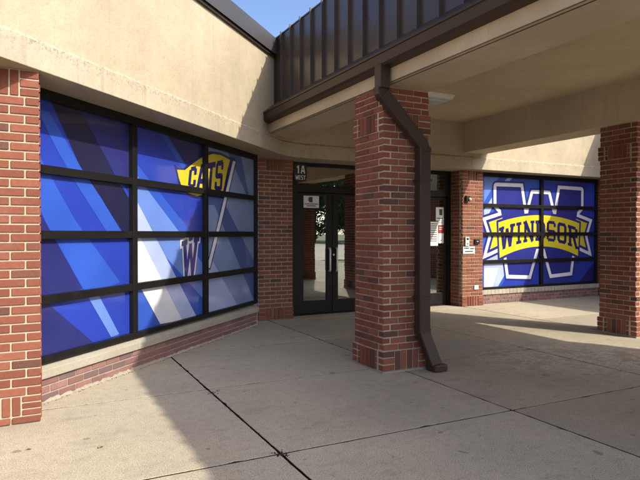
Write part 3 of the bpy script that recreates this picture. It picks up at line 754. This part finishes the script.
# ------------------------------------------------------------------ signs, notices and devices
sg = empty('door_number_sign', (4.135, 8.91, 2.45), 'black plate lettered 1A WEST above the left glass door', 'sign')
mb = MB(); n = 28; ring = []
for i in range(n):
    a = 2 * math.pi * i / n; cx_, sz = math.cos(a), math.sin(a)
    ring.append((4.135 + .125 * math.copysign(abs(cx_) ** .55, cx_), 2.455 + .155 * math.copysign(abs(sz) ** .55, sz)))
mb.add([(x, 8.918, z) for x, z in ring] + [(x, 8.908, z) for x, z in ring], [(i, (i + 1) % n, n + (i + 1) % n, n + i) for i in range(n)] + [tuple(range(n)), tuple(n + i for i in range(n))])
build('plate', mb, 'black', sg)
SL = dict(LET); SL['1'] = [rect(.40, .66, 0, 1), seg((.5, .92), (.2, .74), .2)]; SL['E'] = [rect(.1, .36, 0, 1), rect(.1, .86, .82, 1), rect(.1, .78, .42, .58), rect(.1, .86, 0, .18)]
SL['S'] = [rect(.1, .9, .86, 1), rect(.1, .9, .43, .57), rect(.1, .9, 0, .14), rect(.06, .28, .5, .93), rect(.72, .94, .07, .5)]
SL['W'] = [seg((.06, 1), (.27, 0), .22), seg((.27, 0), (.5, .8), .2), seg((.5, .8), (.73, 0), .2), seg((.73, 0), (.94, 1), .22)]
for body, x0_, w_, z0_, h_ in (('1A', 4.052, .083, 2.44, .135), ('WEST', 4.043, .0455, 2.335, .072)):
    for i, ch in enumerate(body):
        V, F = fill(SL[ch]); mb = MB(); mb.add([(x0_ + i * w_ * 1.05 + x * w_, 8.9065, z0_ + z_ * h_) for x, z_ in V], F); build('letter', mb, 'white', sg, recalc=False)
def paper(name, x0, x1, z0, z1, label, cat, y, marks=(), mat='white', th=.004):
    e = empty(name, ((x0 + x1) / 2, y, z0), label, cat)
    mb = MB(); mb.box(x0, x1, y - th, y, z0, z1); build('sheet', mb, mat, e)
    for a, b, c, d, m in marks:
        mb = MB(); W_, H_ = x1 - x0, z1 - z0; mb.box(x0 + a * W_, x0 + b * W_, y - th - .0012, y - th + .0005, z0 + c * H_, z0 + d * H_); build('print', mb, m, e)
    return e
yg = YD + .0035
paper('notice', 4.222, 4.52, 1.86, 2.068, 'white notice with a dark emblem at the top of the left door glass', 'notice', yg, [(.3, .36, .55, .85, 'red'), (.36, .58, .45, .9, 'ink'), (.06, .94, .28, .35, 'ink'), (.2, .8, .12, .19, 'ink')])
paper('notice', 6.87, 7.135, 1.17, 1.64, 'tall white printed notice at the left on the far door glass', 'notice', yg, [(.1, .9, .9 - i * .09, .93 - i * .09, 'ink') for i in range(9)])
paper('notice', 7.085, 7.275, 1.66, 1.925, 'small white sheet with a round black emblem on the far door glass', 'notice', yg + .0, [(.42, .82, .42, .86, 'ink'), (.1, .9, .15, .22, 'ink')])
paper('notice', 7.14, 7.275, 1.575, 1.655, 'narrow white printed strip on the far door between the emblem sheet and the red sign', 'notice', yg, [(.1, .9, .5, .6, 'ink')])
paper('notice', 7.145, 7.275, 1.42, 1.57, 'red square notice on the far door glass', 'notice', yg, [(.15, .85, .7, .78, 'white'), (.15, .7, .45, .53, 'white')], 'red')
paper('notice', 7.145, 7.275, 1.22, 1.415, 'pale card directly below the red notice on the far door glass', 'notice', yg, [(.4, .7, .25, .34, 'ink')])
yp = 8.571
e = empty('security_camera', (7.51, yp, 2.08), 'small black and white camera high on the brick pier beside the far door', 'camera')
mb = MB(); mb.box(7.465, 7.56, yp - .05, yp, 2.025, 2.14); build('mount', mb, 'black', e, bevel=.008)
bm = bmesh.new(); bmesh.ops.create_uvsphere(bm, u_segments=16, v_segments=10, radius=.030); me = bpy.data.meshes.new('dome'); bm.to_mesh(me); bm.free(); me.materials.append(M['whiteplastic'])
for pl_ in me.polygons: pl_.use_smooth = True
o = link('dome', me, e, (.03, -.058, -.012))
e = empty('intercom', (7.51, yp, 1.16), 'narrow silver door intercom above the white plaque on the brick pier', 'intercom')
mb = MB(); mb.box(7.462, 7.556, yp - .03, yp, 1.168, 1.345); build('housing', mb, 'steel', e, bevel=.005)
mb = MB(); mb.box(7.485, 7.533, yp - .033, yp - .029, 1.285, 1.325); mb.box(7.50, 7.52, yp - .034, yp - .029, 1.20, 1.225); build('button', mb, 'black', e)
e = empty('card_reader', (7.76, yp, 1.2), 'black square card reader on the brick pier right of the intercom', 'card reader')
mb = MB(); mb.box(7.70, 7.82, yp - .032, yp, 1.205, 1.305); build('housing', mb, 'black', e, bevel=.01)
mb = MB(); mb.box(7.74, 7.78, yp - .034, yp - .03, 1.25, 1.262); build('indicator', mb, 'lens', e)
paper('wall_plaque', 7.40 + .02, 7.71, 1.02, 1.158, 'white plaque with dark lettering below the intercom on the brick pier', 'sign', yp, [(.06, .50, .68, .86, 'ink'), (.6, .94, .62, .80, 'ink'), (.16, .84, .22, .40, 'ink')], 'white', .006)
paper('utility_cover', 7.70, 7.80, .32, .405, 'small pale cover plate low on the brick pier beside the right window', 'cover plate', yp, [(.4, .6, .4, .6, 'lead')], 'whiteplastic', .014)

# ------------------------------------------------------------------ litter on the pavement
def leaf(x, y, a, s, label):
    mb = MB(); rs_ = random.Random(int(x * 997)); P0 = []
    for i in range(9):
        t = i / 8; w = math.sin(math.pi * t) * .3 + .02
        P0.append((t - .5, w, .12 * math.sin(t * 5) + .10)); 
    up = [(x + s * (math.cos(a) * px - math.sin(a) * py), y + s * (math.sin(a) * px + math.cos(a) * py), .004 + s * (pz + .2 * py)) for px, py, pz in P0]
    md = [(x + s * math.cos(a) * px, y + s * math.sin(a) * px, .003 + s * pz * .4) for px, py, pz in P0]
    lo = [(x + s * (math.cos(a) * px + math.sin(a) * py), y + s * (math.sin(a) * px - math.cos(a) * py), .004 + s * (pz + .25 * py)) for px, py, pz in P0]
    fs = []
    for i in range(8): fs += [(i, i + 1, 10 + i, 9 + i), (9 + i, 10 + i, 19 + i, 18 + i)]
    mb.add(up + md + lo, fs); return tag(build('dry_leaf', mb, 'leaf_dry', loc=(x, y, 0)), label, 'leaf', 'dry leaves on the pavement')
leaf(.408, 4.009, .8, .045, 'small curled dry leaf on the sunlit slab to the right of the near brick pier')
leaf(-.016, 4.185, .2, .035, 'tiny pale leaf scrap on the sunlit pavement in front of the near brick pier')
# grit and dirt packed into the slab joint
mb = MB(); rs = random.Random(11)
for x, y, sp_, cnt in ((1.435, 3.37, .035, 46), (1.43, 4.95, .03, 26), (1.43, 4.2, .35, 30), (1.44, 6.72, .05, 24), (3.44, 4.5, .3, 20)):
    for i in range(cnt):
        px = x + rs.gauss(0, .008 if sp_ > .1 else sp_ * .7); py = y + rs.gauss(0, sp_); r = rs.uniform(.003, .009)
        mb.add([(px + r * math.cos(a) * rs.uniform(.7, 1.3), py + r * math.sin(a) * rs.uniform(.7, 1.3), .0005) for a in (0, 1.57, 3.14, 4.71)] + [(px, py, r * .6)], ((0, 1, 4), (1, 2, 4), (2, 3, 4), (3, 0, 4)))
for i in range(260):
    s = rs.uniform(0, 4.3); px, py, _ = ML(s, rs.uniform(.03, .06), 0); r = rs.uniform(.002, .008)
    mb.add([(px + r * math.cos(a) * rs.uniform(.7, 1.3), py + r * math.sin(a) * rs.uniform(.7, 1.3), .0005) for a in (0, 1.57, 3.14, 4.71)] + [(px, py, r * .6)], ((0, 1, 4), (1, 2, 4), (2, 3, 4), (3, 0, 4)))
tag(build('joint_dirt', mb, 'joint'), 'dark grit gathered in the slab joints and along the wall foot', 'dirt', kind='stuff')

# ------------------------------------------------------------------ trees across the parking lot (they show as reflections in the doors)
def leaf_mat():
    m, n, l, p = new_mat('tree leaves'); oi = n.new('ShaderNodeNewGeometry')
    c = mixc(n, l, oi.outputs['Random Per Island'], (.035, .06, .014), (.10, .13, .035)); l.new(c, p.inputs['Base Color']); p.inputs['Roughness'].default_value = .7; return m
M['leaves'] = leaf_mat(); M['bark'] = simple('bark', (.09, .07, .05), .9, var=.3)
def tree(x, y, h, seed, label):
    rs_ = random.Random(seed); e = empty('tree', (x, y, -.12), label, 'tree', 'trees across the parking lot')
    mb = MB(); k = 8; vs_ = []; 
    for i in range(6):
        z = -.12 + h * .75 * i / 5; r = .22 * (1 - .16 * i); vs_ += [(x + .1 * math.sin(i) + r * math.cos(6.283 * j / k), y + r * math.sin(6.283 * j / k), z) for j in range(k)]
    mb.add(vs_, [(i * k + j, i * k + (j + 1) % k, (i + 1) * k + (j + 1) % k, (i + 1) * k + j) for i in range(5) for j in range(k)])
    cl = [(x + rs_.gauss(0, h * .19), y + rs_.gauss(0, h * .16), h * rs_.uniform(.14, .95)) for _ in range(34)]
    for cx_, cy_, cz_ in cl[:9]:
        a = Vector((x, y, h * .3)); b = Vector((cx_, cy_, cz_)); t = tube([a, a.lerp(b, .5) + Vector((0, 0, .3)), b], .05, 5); mb.add(t.v, t.f)
    build('trunk', mb, 'bark', e)
    mb = MB()
    for cx_, cy_, cz_ in cl:
        r0 = h * rs_.uniform(.07, .13)
        for _ in range(130):
            d = Vector((rs_.gauss(0, 1), rs_.gauss(0, 1), rs_.gauss(0, .8))).normalized() * r0 * rs_.uniform(.5, 1.1); c = Vector((cx_, cy_, cz_)) + d
            a1 = Vector((rs_.gauss(0, 1), rs_.gauss(0, 1), rs_.gauss(0, 1))).normalized(); a2 = a1.orthogonal().normalized(); s = rs_.uniform(.14, .30)
            mb.add([c + a1 * s, c + a2 * s * .6, c - a1 * s, c - a2 * s * .6], [(0, 1, 2, 3)])
    build('crown', mb, 'leaves', e, recalc=False)
ROW = [(26, -62, 11), (32, -66, 13), (37, -61, 10), (42, -67, 14), (46, -61, 11), (51, -66, 13), (57, -62, 12), (64, -67, 14), (72, -63, 12), (12, -68, 13)]
ROW += [(30 + 6 * k, -82 - (k % 3) * 3, 15 + k % 2 * 2) for k in range(9)]
for i, (x, y, h) in enumerate(ROW):
    tree(x, y, h, 40 + i, 'broad leafy tree beyond the parking lot, one of the row mirrored in the door glass')
